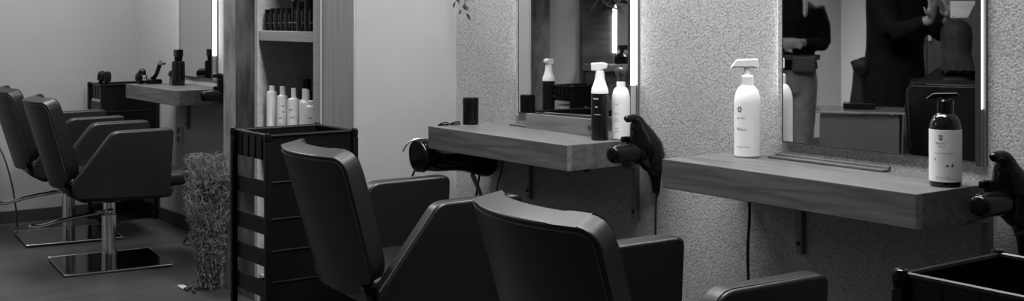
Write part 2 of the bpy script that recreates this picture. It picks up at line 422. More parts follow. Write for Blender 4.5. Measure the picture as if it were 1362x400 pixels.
# ------------------------------------------------------------------ salon chairs
def chair_back():
    """wrap-around leaning back: rear skin offset along its normal to the front skin"""
    bm = B()
    TH, zt, zb, hw = .068, .815, .40, .250
    NXs, NZs = 26, 20
    def rear_pt(x, z): return Vector((x, -.322 - .30 * (z - .56) + .072 * (x / hw) ** 2, z))
    def nrm(x, z): return Vector((-.144 * x / hw ** 2, 1, .30)).normalized()
    def xz(u, v):
        half = hw * (1 - .08 * (1 - v) ** 2); rt, rb = .040, .10
        z = zb + (zt - zb) * v; a, c = zt - z, z - zb; ins = 0
        if a < rt: ins = rt - math.sqrt(max(0, rt ** 2 - (rt - a) ** 2))
        if c < rb: ins = rb - math.sqrt(max(0, rb ** 2 - (rb - c) ** 2))
        return u * (half - ins), z
    def pt(u, v, d):
        x, z = xz(u, v)
        return rear_pt(x, z) + nrm(x, z) * TH * d
    us = [-math.cos(PI * i / NXs) for i in range(NXs + 1)]
    vs = [.5 - .5 * math.cos(PI * j / NZs) for j in range(NZs + 1)]
    rear = [[bm.bm.verts.new(pt(u, v, 0)) for u in us] for v in vs]
    frnt = [[bm.bm.verts.new(pt(u, v, 1)) for u in us] for v in vs]
    for g, fl in ((rear, False), (frnt, True)):
        for j in range(NZs):
            for i in range(NXs):
                q = [g[j][i], g[j][i + 1], g[j + 1][i + 1], g[j + 1][i]]
                bm.bm.faces.new(q[::-1] if fl else q)
    loop = [(0, i) for i in range(NXs + 1)] + [(j, NXs) for j in range(1, NZs + 1)] + [(NZs, i) for i in range(NXs - 1, -1, -1)] + [(j, 0) for j in range(NZs - 1, 0, -1)]
    n = len(loop); rim_edges = []
    for k in range(n):
        a, c = loop[k], loop[(k + 1) % n]
        bm.bm.faces.new((rear[c[0]][c[1]], rear[a[0]][a[1]], frnt[a[0]][a[1]], frnt[c[0]][c[1]]))
    for k in range(n):
        a, c = loop[k], loop[(k + 1) % n]
        for g in (rear, frnt):
            e = bm.bm.edges.get((g[a[0]][a[1]], g[c[0]][c[1]]))
            if e: rim_edges.append(e)
    bmesh.ops.bevel(bm.bm, geom=rim_edges, offset=.007, segments=3, affect='EDGES', profile=.5)
    # stitched seam: the rim outline drawn in a little, over the top and down both sides
    seam = []
    ol = [xz(us[i], vs[j]) for j, i in loop[NXs:]]
    for k in range(1, len(ol) - 1):
        x, z = ol[k]
        if z < .47: continue
        tx, tz = ol[k + 1][0] - ol[k - 1][0], ol[k + 1][1] - ol[k - 1][1]
        L_ = math.hypot(tx, tz) or 1
        p = rear_pt(x - tz / L_ * .011, z + tx / L_ * .011) - nrm(x, z) * .0004
        if not seam or (p - seam[-1]).length > .006: seam.append(p)
    return bm, seam

def make_chair(label):
    t = thing('salon_chair', label, 'chair', (0, 0, 0), 0, 'black leather salon chairs')
    bk, rim = chair_back()
    bo = bk.out('backrest', 'leather', t, 50)
    B().tube([tuple(p) for p in rim], .0018, 6).out('piping', 'piping', bo)
    # arms: sloped slabs
    poly = [(.250, .676), (-.035, .670), (-.222, .430), (-.205, .362), (.232, .347)]
    for s in (1, -1):
        b = B(); b.prism(round_poly(poly, [.028, .030, .035, .03, .03]), 'x', s * .275, s * .215, .010, 3)
        a = b.out('armrest', 'leather', t, 50)
        e = B()
        pth = round_poly([(.238, .44), (.2385, .676 - .0008), (-.035, .671), (-.222, .431)], [0, .028, .03, 0], 6)
        e.tube([(s * .2655, y, z) for y, z in pth], .0016, 6); e.out('piping', 'piping', a)
    b = B(); b.box(-.212, .212, -.235, .335, .385, .462, .030, 4); b.out('seat', 'leather', t, 50)
    b = B(); b.prism(round_poly([(-.25, .44), (-.23, .375), (-.16, .335), (.25, .335), (.27, .384), (-.20, .384)], .012), 'x', -.213, .213, .008); b.out('seat_base', 'leather', t)
    b = B(); b.lathe([(.036, .012), (.036, .24), (.030, .245), (.030, .30), (.05, .305), (.075, .337)], 28); b.out('column', 'chrome', t)
    b = B(); b.box(-.235, .235, -.245, .245, .002, .014, .004); p = b.out('base_plate', 'base_steel', t)
    # thin bright rim of the plate
    q = B(); q.tube([(-.236, -.246, .010), (.236, -.246, .010), (.236, .246, .010), (-.236, .246, .010), (-.236, -.246, .010)], .0042, 6); q.out('plate_rim', 'base_edge', p)
    # pump lever to the rear
    lv = smooth_pts([(.03, -.005, .262), (.03, -.06, .256), (.03, -.20, .238), (.03, -.31, .216), (.03, -.345, .214), (.03, -.37, .224)], 5)
    b = B(); b.tube(lv, .0135, 10, (.75, 1)); l = b.out('pump_lever', 'chrome', t)
    q = B(); q.ball((.03, -.005, .262), .022, (1, 1, .8), 12); q.lathe([(.0035, .26), (.0035, .33)], 8, (.040, -.01, 0)); q.out('lever_joint', 'chrome', l)
    return t
YAW = R(-6.5)
chB = make_chair('black leather salon chair nearest the camera, before the nearest shelf')
chB.location = (-1.9515, 1.823, 0); chB.rotation_euler = (0, 0, YAW)
chA = dup(chB, (-3.2315, 1.972, 0), YAW, 'black leather salon chair before the middle shelf, right beside the tall black trolley')
chC = dup(chB, (-5.945, 1.895, 0), YAW, 'nearer of the two distant salon chairs, its square base plate fully in view')
chD = dup(chB, (-6.80, 1.943, 0), YAW, 'farther of the two distant salon chairs, cut by the left picture edge')

# ------------------------------------------------------------------ trolleys
def make_trolley(label, loc, w, d, group='black plastic salon trolleys', tiers=(.81, .652, .527, .418, .312, .20)):
    """w along x, d along y; loc = centre on floor"""
    t = thing('salon_trolley', label, 'trolley', loc, 0, group)
    x, y = w / 2, d / 2
    for sx in (-1, 1):
        for sy in (-1, 1):
            p = B(); p.lathe([(.009, .06), (.009, .80)], 12, (sx * x, sy * y, 0)); p.box(sx * x - .011, sx * x + .011, sy * y - .011, sy * y + .011, .09, .79, .004)
            po = p.out('post', 'blackplastic', t)
            c = B(); c.lathe([(.012, .79), (.0135, .80), (.0135, .812), (.010, .819), (.004, .821)], 16, (sx * x, sy * y, 0)); c.out('cap', 'gloss', po)
            k = B(); k.lathe([(.022, -.011), (.025, -.006), (.025, .006), (.022, .011)], 18, (sx * x, sy * y, .026), Matrix.Rotation(R(90), 3, 'Y'))
            k.box(sx * x - .014, sx * x + .014, sy * y - .008, sy * y + .02, .035, .07, .003)
            k.out('caster', 'rubber', t)
    for i, z in enumerate(tiers):
        h = .085 if i == 0 else .056
        b = B(); X, Y = x - .004, y - .004; th = .004
        b.box(-X, X, -Y, -Y + th, z - h, z, .0015); b.box(-X, X, Y - th, Y, z - h, z if i == 0 else z - h + .014, .0015)
        lo = z - h if i == len(tiers) - 1 else tiers[i + 1] + .004
        b.box(-X, -X + th, -Y + th, Y - th, z - h, z if i == 0 else z - h + .014, .0015); b.box(X - th, X, -Y + th, Y - th, lo, z, .0015)
        b.box(-X + th, X - th, -Y + th, Y - th, z - h, z - h + .005)
        # rolled rim
        r = .006 if i == 0 else .004
        for a, c in (((-X, -Y), (X, -Y)), ((X, -Y), (X, Y)), ((X, Y), (-X, Y)), ((-X, Y), (-X, -Y))):
            if i and ((a[1] > 0 and c[1] > 0) or (a[0] < 0 and c[0] < 0)): continue
            b.tube([(a[0], a[1], z), (c[0], c[1], z)], r, 8)
        # ribs under the rim of the tall faces
        if i == 0:
            for k in range(1, 5):
                xx = -X + 2 * X * k / 5
                b.box(xx - .003, xx + .003, -Y - .003, -Y, z - h, z - .01); b.box(xx - .003, xx + .003, Y, Y + .003, z - h, z - .01)
        b.out('tray', 'blackplastic', t)
    return t
make_trolley('tall black tiered trolley standing before the niche, beside the second nearest chair', (-3.91, 1.90, 0), .285, .33)
make_trolley('black trolley in the bottom right corner below the right hair dryer', (-1.005, 1.752, 0), .33, .27)
tz = make_trolley('distant black trolley against the end wall, holding two brushes', (-7.195, 2.375, 0), .24, .32)
b = B(); b.box(-.108, .108, -.163, -.159, .12, .71); b.out('side_panel', 'blackplastic', tz)
tm = make_trolley('black trolley in the room, seen only in the middle mirror', (-5.43, .645, 0), .19, .26)

# ------------------------------------------------------------------ bottles
def arc_patch(bm, r, a0, a1, z0, z1, n=6):
    q = []
    for i in range(n + 1):
        a = a0 + (a1 - a0) * i / n
        q.append((bm.bm.verts.new((r * math.cos(a), r * math.sin(a), z0)), bm.bm.verts.new((r * math.cos(a), r * math.sin(a), z1))))
    for i in range(n): bm.bm.faces.new((q[i][0], q[i + 1][0], q[i + 1][1], q[i][1]))
def text_row(bm, r, ac, width, z, h, seed):
    """a row of small letter-like strokes centred on angle ac, width in metres along the surface"""
    rnd = random.Random(seed); x = -width / 2
    while x < width / 2 - .001:
        w = rnd.uniform(.0012, .0026)
        arc_patch(bm, r, ac + x / r, ac + min(x + w, width / 2) / r, z, z + h * rnd.choice((.7, .75, 1)), 2)
        x += w + rnd.choice((.0006, .0007, .0018))
def facing(x, y): return math.atan2(-y, -x)

def pump_bottle(label, loc, body_m, h_body, r, neck, pump_m, pump='T', cat='bottle', group=None, name='pump_bottle', aim=0.0, collar_m=None):
    t = thing(name, label, cat, loc, 0, group)
    prof = [(r * .90, 0), (r, .005), (r, h_body * .74)]
    sh = h_body
    for k in range(1, 8):
        a = PI / 2 * k / 7
        prof.append((neck + (r - neck) * math.cos(a), h_body * .74 + (sh - h_body * .74) * math.sin(a)))
    prof += [(neck, sh + .006)]
    B().lathe(prof, 36).out('bottle_body', body_m, t, 30)
    return t, sh

# 1 white pump bottle on nearest shelf
PX, PY = -2.296, 2.485
t, sh = pump_bottle('tall white pump bottle standing alone at the left of the nearest shelf', (PX, PY, TOP), 'whiteplastic', .198, .0362, .0125, 'whiteplastic', group='pump bottles')
B().lathe([(.0165, 0), (.0165, .026), (.013, .030)], 24, (0, 0, .196)).out('collar', 'whiteplastic', t)
hd = B(); hd.lathe([(.0095, .224), (.0095, .252)], 16)
a = facing(PX, PY)
ph = B()
# head: wedge with nozzle towards picture-left
ph.prism(round_poly([(-.046, -.005), (-.045, -.001), (-.030, .020), (.028, .022), (.030, .018), (.030, -.007), (.018, -.003), (-.026, -.003)], [0, 0, .008, .004, .002, .003, .003, .003]), 'y', -.011, .011, .004)
ph.xf(Matrix.Translation((0, 0, .249)) @ Matrix.Rotation(a + PI / 2, 4, 'Z'))
hd.out('pump_stem', 'whiteplastic', t); ph.out('pump_head', 'whiteplastic', t)
k = B(); rr = .0365; al = a - .62
for q in range(6):   # little ring emblem
    th = 2 * PI * q / 6
    arc_patch(k, rr, al + (.0052 * math.cos(th) - .0022) / rr, al + (.0052 * math.cos(th) + .0022) / rr, .133 + .0062 * math.sin(th) - .0022, .133 + .0062 * math.sin(th) + .0022, 2)
k.out('printed_emblem', 'ink', t)
k = B(); text_row(k, rr, al + .10, .024, .108, .0035, 3); k.out('printed_text', 'ink_light', t)
k = B(); text_row(k, rr, al + .16, .030, .076, .0035, 5); text_row(k, rr, al - .02, .016, .081, .0025, 8); k.out('printed_text', 'ink_light', t)
k = B(); text_row(k, rr, al + .30, .042, .030, .003, 9); k.out('printed_text', 'ink_light', t)

# 2 labelled brown bottle on the right
PX, PY = -1.640, 2.432
t, sh = pump_bottle('dark brown pump bottle with white label, at the right end of the nearest shelf', (PX, PY, TOP), 'brownglass', .168, .0355, .0125, 'gloss', group='pump bottles')
a = facing(PX, PY)
k = B().lathe([(.0358, .012), (.0360, .0125), (.0360, .1295), (.0358, .130)], 44); lb = k.out('label', 'label', t)
B().lathe([(.0170, .166), (.0180, .170), (.0180, .194), (.014, .198)], 20).out('collar', 'gloss', t)
B().lathe([(.009, .196), (.009, .206)], 12).out('pump_stem', 'gloss', t)
ph = B(); ph.prism(round_poly([(-.042, -.006), (-.026, .006), (.026, .008), (.030, -.002), (-.022, -.002), (-.038, -.011)], .002), 'y', -.010, .010, .003)
ph.xf(Matrix.Translation((0, 0, .206)) @ Matrix.Rotation(a + PI / 2, 4, 'Z')); ph.out('pump_head', 'gloss', t)
rr = .0363
k = B()
arc_patch(k, rr, a - .40, a - .18, .108, .119, 5); k.out('printed_emblem', 'ink', lb)
k = B(); arc_patch(k, rr + .0002, a - .345, a - .325, .1095, .1175, 1); arc_patch(k, rr + .0002, a - .385, a - .195, .1128, .1140, 3); arc_patch(k, rr + .0002, a - .265, a - .245, .1095, .1175, 1); k.out('printed_emblem', 'label', lb)
k = B(); text_row(k, rr, a - .32, .020, .099, .003, 11); text_row(k, rr, a - .24, .015, .092, .0028, 12); k.out('printed_text', 'ink_light', lb)
k = B(); text_row(k, rr, a - .02, .045, .0775, .0018, 13); k.out('printed_text', 'ink_light', lb)
k = B(); arc_patch(k, rr, a + .02, a + .20, .048, .0515, 4); k.out('printed_text', 'ink', lb)
k = B()
for q in range(5): arc_patch(k, rr, a + .43 - .016 * (5 - q), a + .43 + .016 * (5 - q), .047 + .0018 * q, .0488 + .0018 * q, 2)
k.out('printed_emblem', 'ink', lb)
k = B(); arc_patch(k, rr, a - .70, a - .60, .062, .066, 3); k.out('printed_text', 'ink_light', lb)
k = B(); text_row(k, rr, a - .15, .032, .022, .002, 15); k.out('printed_text', 'ink_light', lb)
k = B(); text_row(k, rr, a + .38, .020, .0185, .0022, 16); k.out('printed_text', 'ink_light', lb)

# 3 black bottle with white trigger top on the middle shelf
def trigger_bottle(label, loc, group='pump bottles'):
    PX, PY = loc[0], loc[1]
    a = facing(PX, PY)
    t, sh = pump_bottle(label, loc, 'blackbottle', .172, .0275, .016, 'whiteplastic', group=group, name='trigger_bottle')
    B().lathe([(.0274, .146), (.0272, .152), (.0258, .162), (.0205, .174), (.016, .190), (.0135, .215), (.0115, .217)], 24).out('cap_cone', 'whiteplastic', t)
    ph = B(); ph.prism(round_poly([(-.026, .0), (-.027, .024), (.010, .027), (.026, .022), (.024, .008), (.010, .004), (-.008, .0)], .004), 'y', -.010, .010, .004)
    ph.xf(Matrix.Translation((-0.002, 0, .216)) @ Matrix.Rotation(a + PI / 2, 4, 'Z')); ph.out('trigger_head', 'whiteplastic', t)
    k = B(); rr = .0278
    text_row(k, rr, a - .45, .018, .128, .005, 21); text_row(k, rr, a - .40, .010, .103, .004, 22); text_row(k, rr, a - .3, .020, .080, .002, 23); k.out('printed_text', 'label', t)
    return t
tb = trigger_bottle('black bottle with white trigger top, on the middle shelf left of the white one', (-2.882, 2.450, TOP))
# 4 white bottle with smoky cap
PX, PY = -2.850, 2.510
a = facing(PX, PY)
t, sh = pump_bottle('white bottle with dark smoky cap, right end of the middle shelf', (PX, PY, TOP), 'whiteplastic', .165, .0290, .0125, 'clearcap', group='pump bottles', name='spray_bottle')
B().lathe([(.0140, .164), (.0140, .180), (.0125, .182)], 24).out('collar', 'whiteplastic', t)
B().lathe([(.0118, .180), (.0125, .196), (.0175, .206), (.0185, .215), (.0155, .224), (.008, .229)], 22).out('cap', 'clearcap', t)
B().lathe([(.0035, .2285), (.0035, .231), (.0015, .232)], 10).out('nozzle', 'gloss', t)
rr = .0293
for i, (z, w) in enumerate(((.112, .014), (.082, .016), (.066, .010), (.058, .016), (.036, .010), (.026, .014))):
    k = B(); text_row(k, rr, a - .50, w, z, .003, 30 + i); k.out('printed_text', 'ink_light', t)

# black cylinder pot at the left end of the middle shelf
t = thing('styling_jar', 'black cylindrical jar with rounded lid at the left end of the middle shelf', 'jar', (-3.562, 2.423, TOP))
B().lathe([(.026, 0), (.0285, .003), (.0285, .070)], 28).out('jar_body', 'gloss', t)
B().lathe([(.0288, .0705), (.0292, .073), (.0292, .090), (.0265, .0965), (.015, .098)], 28).out('lid', 'gloss', t)
def clip(x, y, rz, lb_):
    t = thing('hair_clip', lb_, 'clip', (x, y, TOP), rz, 'small clips on the middle shelf')
    B().tube(smooth_pts([(-.022, 0, .003), (-.008, 0, .009), (.010, 0, .011), (.018, 0, .006)], 4), [.0025] * 12 + [.002], 8).out('jaw', 'gloss', t)
    B().tube([(-.022, .004, .003), (.018, .004, .003)], .0028, 8).out('jaw', 'gloss', t)
clip(-3.574, 2.318, 1.4, 'small black hair clip at the front left of the middle shelf, farther from the jar')
clip(-3.574, 2.366, 1.3, 'small black hair clip next to the black jar on the middle shelf')

# ------------------------------------------------------------------ niche bottles
def slim(label, x, y, z, h, r, m, capm, capr, caph, group, name='shampoo_bottle', marks=0, seed=0):
    t = thing(name, label, 'bottle', (x, y, z), 0, group)
    B().lathe([(r * .9, 0), (r, .004), (r, h - .012), (r * .9, h - .003), (capr * 1.05, h)], 22).out('bottle_body', m, t)
    B().lathe([(capr, h), (capr, h + caph * .9), (capr * .85, h + caph)], 18).out('cap', capm, t)
    if marks:
        a = facing(x, y); k = B()
        rnd = random.Random(seed)
        for i in range(marks):
            text_row(k, r + .0003, a - .2 + rnd.uniform(-.3, .3), rnd.uniform(.008, .02), h * (.2 + .6 * (i + .5) / marks), .005, seed + i)
        k.out('printed_text', 'ink', t)
    return t
NZ = .7185
wl = [(-4.715, 2.190, .181, .0235, .0125, .022, 'leftmost white bottle of the niche row', 0),
      (-4.622, 2.195, .168, .0235, .0120, .036, 'white bottle second from left in the niche row, with printed marks', 4),
      (-4.512, 2.192, .162, .0255, .0105, .040, 'white bottle third from left in the niche row, narrow cap', 3),
      (-4.440, 2.205, .160, .0215, .0100, .044, 'white bottle fourth from left in the niche row, set a little back', 1),
      (-4.384, 2.185, .157, .0245, .0130, .046, 'white bottle fifth from left in the niche row, thick white cap', 2),
      (-4.332, 2.182, .142, .0215, .0130, .020, 'shortest white bottle at the right end of the niche row', 2)]
for i, (x, y, h, r, cr_, ch_, lb_, mk) in enumerate(wl):
    slim(lb_, x, y, NZ, h, r, 'whiteplastic', 'whiteplastic', cr_, ch_, 'white bottles in the niche', marks=mk, seed=50 + i * 7)
slim('white bottle with tall cap behind the niche row, near its right end', -4.36, 2.262, NZ, .17, .02, 'whiteplastic', 'whiteplastic', .0135, .052, 'white bottles in the niche')
slim('tall black capped bottle standing behind the white bottles in the niche', -4.588, 2.284, NZ, .19, .026, 'blackbottle', 'blackbottle', .022, .045, 'dark bottles in the niche')
dk = [(-4.655, .078, .019, .008), (-4.607, .082, .018, .008), (-4.556, .080, .020, .010), (-4.508, .084, .018, .006), (-4.460, .080, .019, .010), (-4.408, .10, .016, .022), (-4.345, .095, .024, .020), (-4.278, .10, .024, .026), (-4.215, .10, .018, .030)]
ordn = ['leftmost', 'second', 'third', 'fourth', 'fifth', 'sixth', 'seventh', 'eighth', 'rightmost']
for i, (x, h, r, ch_) in enumerate(dk):
    lb_ = ('%s small black bottle on the upper niche shelf' % ordn[i]) if i in (0, 8) else ('%s small black bottle from the left on the upper niche shelf' % ordn[i])
    x = x * 1.0151 - .012; t = slim(lb_, x, 2.186, 1.1545, h, r, 'blackbottle', 'gloss', r * .9, ch_ + .004, 'black bottles on the upper niche shelf', 'styling_bottle')
    a = facing(x, 2.186); k = B(); arc_patch(k, r + .0003, a - .15, a - .02, .012, h * .85, 2); k.out('label_stripe', 'alu', t)
wr = B(); wr.tube([(-4.755, 2.172, 1.184), (-4.62, 2.172, 1.187), (-4.49, 2.172, 1.189), (-4.25, 2.172, 1.189)], .0014, 6)
wr.tube([(-4.755, 2.172, 1.1546), (-4.755, 2.172, 1.184)], .0014, 6); wr.tube([(-4.25, 2.172, 1.1546), (-4.25, 2.172, 1.189)], .0014, 6)
tag(wr.out('wire_rail', 'alu'), 'thin wire rail along the front of the upper niche shelf', 'rail')

# ------------------------------------------------------------------ hair dryers
def make_dryer(label, loc):
    t = thing('hair_dryer', label, 'hair dryer', loc, 0, 'black hair dryers hung on shelf ends')
    # local: origin on shelf end corner (front top), +x away from shelf
    x = .078
    b = B(); c = smooth_pts([(x, .166, .074, .007), (x, .172, .076, .011), (x, .195, .077, .0125), (x, .212, .068, .020), (x, .222, .045, .030), (x, .234, .020, .041), (x, .244, -.003, .048), (x, .258, -.026, .050), (x, .276, -.060, .040), (x, .288, -.086, .027), (x, .294, -.115, .019), (x, .296, -.145, .0155), (x, .294, -.160, .012)], 5)
    b.tube([p[:3] for p in c], [p[3] for p in c], 20); body = b.out('dryer_body', 'gloss', t, 60)
    b = B(); b.tube([(x, .106, -.028), (x, .108, -.028), (x, .113, -.028), (x, .122, -.028), (x, .15, -.028), (x, .20, -.028), (x, .235, -.028)], [.012, .020, .025, .0275, .0275, .0275, .031], 26)
    nz = b.out('nozzle', 'gloss', t)
    q = B(); q.box(x - .058, x - .038, .218, .246, -.012, .016, .006, 3); q.box(x - .052, x - .036, .19, .215, .000, .018, .005, 3); q.out('heat_switch', 'gloss', t)
    q = B()
    for i in range(2): q.ball((x - .018, .290, -.098 - .014 * i), .0045, (1, 1, 1), 8)
    q.out('button', 'chrome', t)
    q = B(); q.tube(smooth_pts([(x, .294, -.158), (x + .004, .286, -.25), (x + .002, .288, -.42), (x - .01, .275, -.62), (x - .02, .22, -.80)], 6), .0032, 8); q.out('cord', 'cord', t)
    q = B(); q.box(0.0005, x - .03, .215, .255, -.06, -.045, .004); q.lathe([(.034, -.006), (.034, .006)], 22, (x, .215, -.028), Matrix.Rotation(R(90), 3, 'X')); q.out('holder_bracket', 'rubber', t)
    return t
D1 = make_dryer('gloss black hair dryer at the right end of the middle shelf, cord hanging down', (-2.818, 2.265, TOP))
dup(D1, (-1.599, 2.265, TOP), 0, 'gloss black hair dryer at the right picture edge, on the nearest shelf end')
dup(D1, (-6.034, 2.265, TOP), 0, 'small distant black hair dryer at the end of the farthest shelf')

# curling tool and cord on the left end of the middle shelf
t = thing('hair_curler', 'black thick-barrelled hair styler hanging under the left end of the middle shelf', 'hair styler', (-3.66, 2.30, .72))
c = smooth_pts([(0, -.045, .0, .050), (0, -.035, .0, .060), (0, .0, -.004, .060), (.03, .03, -.02, .040), (.06, .10, -.025, .034), (.06, .17, -.035, .042), (.06, .22, -.042, .048), (.06, .25, -.042, .030)], 4)
B().tube([p[:3] for p in c], [p[3] for p in c], 20).out('barrel', 'gloss', t, 60)
B().tube(smooth_pts([(.012, -.108, .02), (.02, -.09, .05), (.03, -.06, .062), (.034, -.02, .06)], 5), .0035, 8).out('barrel_trim', 'steel_tool', t)
B().tube([(.06, .155, -.075), (.055, .20, -.16)], [.010, .008], 10, (1, .6)).out('clamp', 'steel_tool', t)
B().tube(smooth_pts([(0, -.05, -.05), (-.01, -.06, -.10), (0, -.05, -.20), (.02, .0, -.36)], 5), .004, 8).out('cord', 'cord', t)
B().tube(smooth_pts([(.06, .19, -.075), (.05, .185, -.13), (.05, .175, -.2), (.05, .16, -.36)], 5), .004, 8).out('cord', 'cord', t)
B().tube(smooth_pts([(0.04, .0, .0), (.05, -.01, .04), (.055, -.01, .026 + .03)], 3), .006, 8).out('hook', 'rubber', t)
t = thing('power_cord', 'thin cord hanging down the wall under the middle shelf', 'cord', (-3.42, 2.55, .75))
B().tube(smooth_pts([(-.13, -.012, .0), (-.11, -.012, -.03), (-.105, -.012, -.07), (-.12, -.012, -.11), (-.14, -.012, -.16), (-.13, -.012, -.30)], 5), .0028, 8).out('cable', 'cord', t)
B().lathe([(.008, 0), (.008, .012)], 10, (-.13, -.012, -.006)).out('cable_clip', 'alu', t)
t = thing('power_cord', 'black cord hanging from the left end of the nearest shelf', 'cord', (-2.335, 2.545, .75))
B().tube(smooth_pts([(0, -.01, .0), (.003, -.012, -.10), (-.004, -.012, -.20), (.004, -.012, -.42), (.0, -.012, -.70)], 5), .0042, 8).out('cable', 'cord', t)
B().lathe([(.010, 0), (.010, .010)], 10, (0, -.01, -.009)).out('cable_clip', 'rubber', t)

# ------------------------------------------------------------------ things on the farthest shelf
t = thing('spray_bottle', 'dark brown bottle with black cap standing on the farthest shelf', 'bottle', (-6.50, 2.455, TOP))
B().lathe([(.034, 0), (.036, .004), (.036, .125), (.030, .136)], 26).out('bottle_body', 'brownglass', t)
B().lathe([(.018, .136), (.022, .142), (.022, .158)], 20).out('collar', 'gloss', t)
B().box(-.028, .026, -.02, .02, .158, .20, .006).out('cap', 'gloss', t)
t = thing('hair_trimmer', 'black hair trimmer lying on a stand at the left of the farthest shelf', 'hair trimmer', (-6.70, 2.40, TOP))
B().tube(smooth_pts([(-.06, 0, .03), (0, .0, .05), (.05, 0, .10), (.075, 0, .128)], 4), [.012] * 12 + [.010], 10).out('handle', 'gloss', t)
B().box(.055, .115, -.016, .016, .112, .128, .004).out('blade_head', 'steel_tool', t)
B().box(-.07, .0, -.04, .04, 0, .028, .010).out('stand', 'gloss', t)
t = thing('hair_clipper', 'round black hair clipper lying near the left front of the farthest shelf', 'hair clipper', (-6.775, 2.34, TOP))
B().ball((0, 0, .036), .036, (1.2, .9, 1), 14).ball((.02, .0, .066), .022, (1, 1, 1), 12).out('clipper_body', 'gloss', t)
B().box(.045, .075, -.012, .012, .02, .05, .005).out('blade_head', 'chrome', t)
t = thing('cream_pot', 'grey cream pot with black domed lid on the farthest shelf', 'jar', (-6.575, 2.47, TOP))
B().lathe([(.034, 0), (.036, .003), (.036, .05)], 24).out('jar_body', 'alu', t)
B().lathe([(.042, .0505), (.043, .056), (.038, .075), (.02, .086)], 24).out('lid', 'gloss', t)
for i, (x, y, lb_) in enumerate(((-7.20, 2.245, 'left of the two black round brushes on the distant trolley'), (-7.11, 2.25, 'right of the two black round brushes on the distant trolley'))):
    t = thing('round_brush', lb_, 'brush', (x, y, .731), 0, 'brushes on the distant trolley')
    B().tube([(0, 0, 0), (0, 0, .10)], [.010, .012], 10).out('handle', 'gloss', t)
    B().lathe([(.013, .10), (.026 - .006 * i, .108), (.028 - .008 * i, .130), (.024 - .006 * i, .150), (.012, .160)], 20, (0, 0, 0), Matrix.Rotation(R(12), 3, 'Y')).out('bristle_head', 'rubber', t)
# wall socket
t = thing('wall_socket', 'double wall socket low on the wall below the farthest shelf', 'socket', (-6.745, WY, .53))
B().box(-.045, .045, -.012, 0, -.05, .05, .003).out('socket_plate', 'outlet', t)
for z in (-.025, .025):
    B().lathe([(.019, 0), (.019, .0015)], 18, (0, -.012, z), Matrix.Rotation(R(90), 3, 'X')).out('socket_outlet', 'alu', t)
# bent grey rod by the far chair
t = thing('power_cord', 'thin grey cord drooping beside the farthest chair at the left picture edge', 'cord', (-7.2, 1.7, 0))
B().tube(smooth_pts([(-.238, -.18, .80), (-.16, -.12, .72), (-.06, -.05, .55), (.0, .0, .42), (.0, .04, .28), (-.01, .06, .18), (-.03, .08, .06), (-.06, .09, .006), (-.12, .14, .006)], 6), .005, 8).out('cable', 'grey_cord', t)
B().lathe([(.02, 0), (.02, .03), (.012, .04)], 12, (-.239, -.18, .80), Matrix.Rotation(R(90), 3, 'Y')).out('plug', 'outlet', t)

# ------------------------------------------------------------------ dried plant on the floor
t = thing('dried_plant', 'tall tangle of dried curly twigs standing on the floor beside the column', 'plant', (-5.138, 2.085, 0))
rnd = random.Random(5)
tw = B()
for i in range(900):
    a = rnd.uniform(0, 2 * PI); r0 = rnd.uniform(0, .06)
    z0 = rnd.uniform(.0, .22) if i % 2 == 0 else rnd.uniform(.2, .52); top = rnd.uniform(z0 + .1, .62)
    p = Vector((r0 * math.cos(a), r0 * math.sin(a), z0)); pts = [tuple(p)]
    d = Vector((math.cos(a) * rnd.uniform(.1, .8), math.sin(a) * rnd.uniform(.1, .5), rnd.uniform(.5, 1.3))).normalized()
    ph_ = rnd.uniform(0, 6); fr = rnd.uniform(6, 14)
    for k in range(11):
        d = (d + Vector((rnd.gauss(0, .32), rnd.gauss(0, .32), rnd.gauss(0, .30)))).normalized()
        q = p + d * rnd.uniform(.012, .03)
        rr_ = math.hypot(q.x, q.y)
        lim = .050 + .052 * min(1, max(0, q.z - .1) / .28) + rnd.uniform(-.015, .02)
        if rr_ > lim: q.x *= lim / rr_; q.y *= lim / rr_
        if q.z > .60: q.z = .60; d.z = -abs(d.z)
        if q.z < .012: q.z = .012; d.z = abs(d.z)
        p = q; pts.append(tuple(p))
    tw.tube(pts, [.0017 - .0010 * k / 11 for k in range(12)], 4)
fo = tw.out('twigs', 'twig', t); fo['kind'] = 'stuff'
st = B()
for i in range(16):
    a = 2 * PI * i / 16 + .3
    q1, q2, q3 = (rnd.uniform(-.5, .5) for _ in range(3)); r1, r2 = rnd.uniform(.02, .06), rnd.uniform(.02, .055)
    st.tube(smooth_pts([(r1 * math.cos(a), r1 * math.sin(a), .012), (r2 * math.cos(a + q1), r2 * math.sin(a + q1), .12), (r1 * math.cos(a + q2), r1 * math.sin(a + q2), .22), (r2 * math.cos(a + q3), r2 * math.sin(a + q3), .34), (.06 * math.cos(a + .8), .06 * math.sin(a + .8), .48)], 4), rnd.uniform(.003, .007), 6)
for i in range(5):
    a = rnd.uniform(2.2, 5.4)
    st.tube(smooth_pts([(.05 * math.cos(a), .05 * math.sin(a), .02), (.09 * math.cos(a), .09 * math.sin(a), .012), (.13 * math.cos(a + .3), .11 * math.sin(a + .3), .010)], 4), [.008] * 5 + [.005] * 4, 6)
st.tube(smooth_pts([(-.03, -.03, .30), (-.09, -.05, .24), (-.13, -.07, .19), (-.10, -.06, .185), (-.04, -.03, .19)], 4), .005, 6)
so = st.out('stems', 'twig_dark', t)
t = thing('paper_scrap', 'small white scrap lying on the floor at the foot of the dried plant', 'scrap', (-5.195, 1.985, 0))
pb = B(); pb.prism(round_poly([(-.045, -.012), (.02, -.018), (.045, .0), (.02, .018), (-.03, .014)], .006), 'z', .001, .012, .004); pb.out('scrap', 'paper', t)

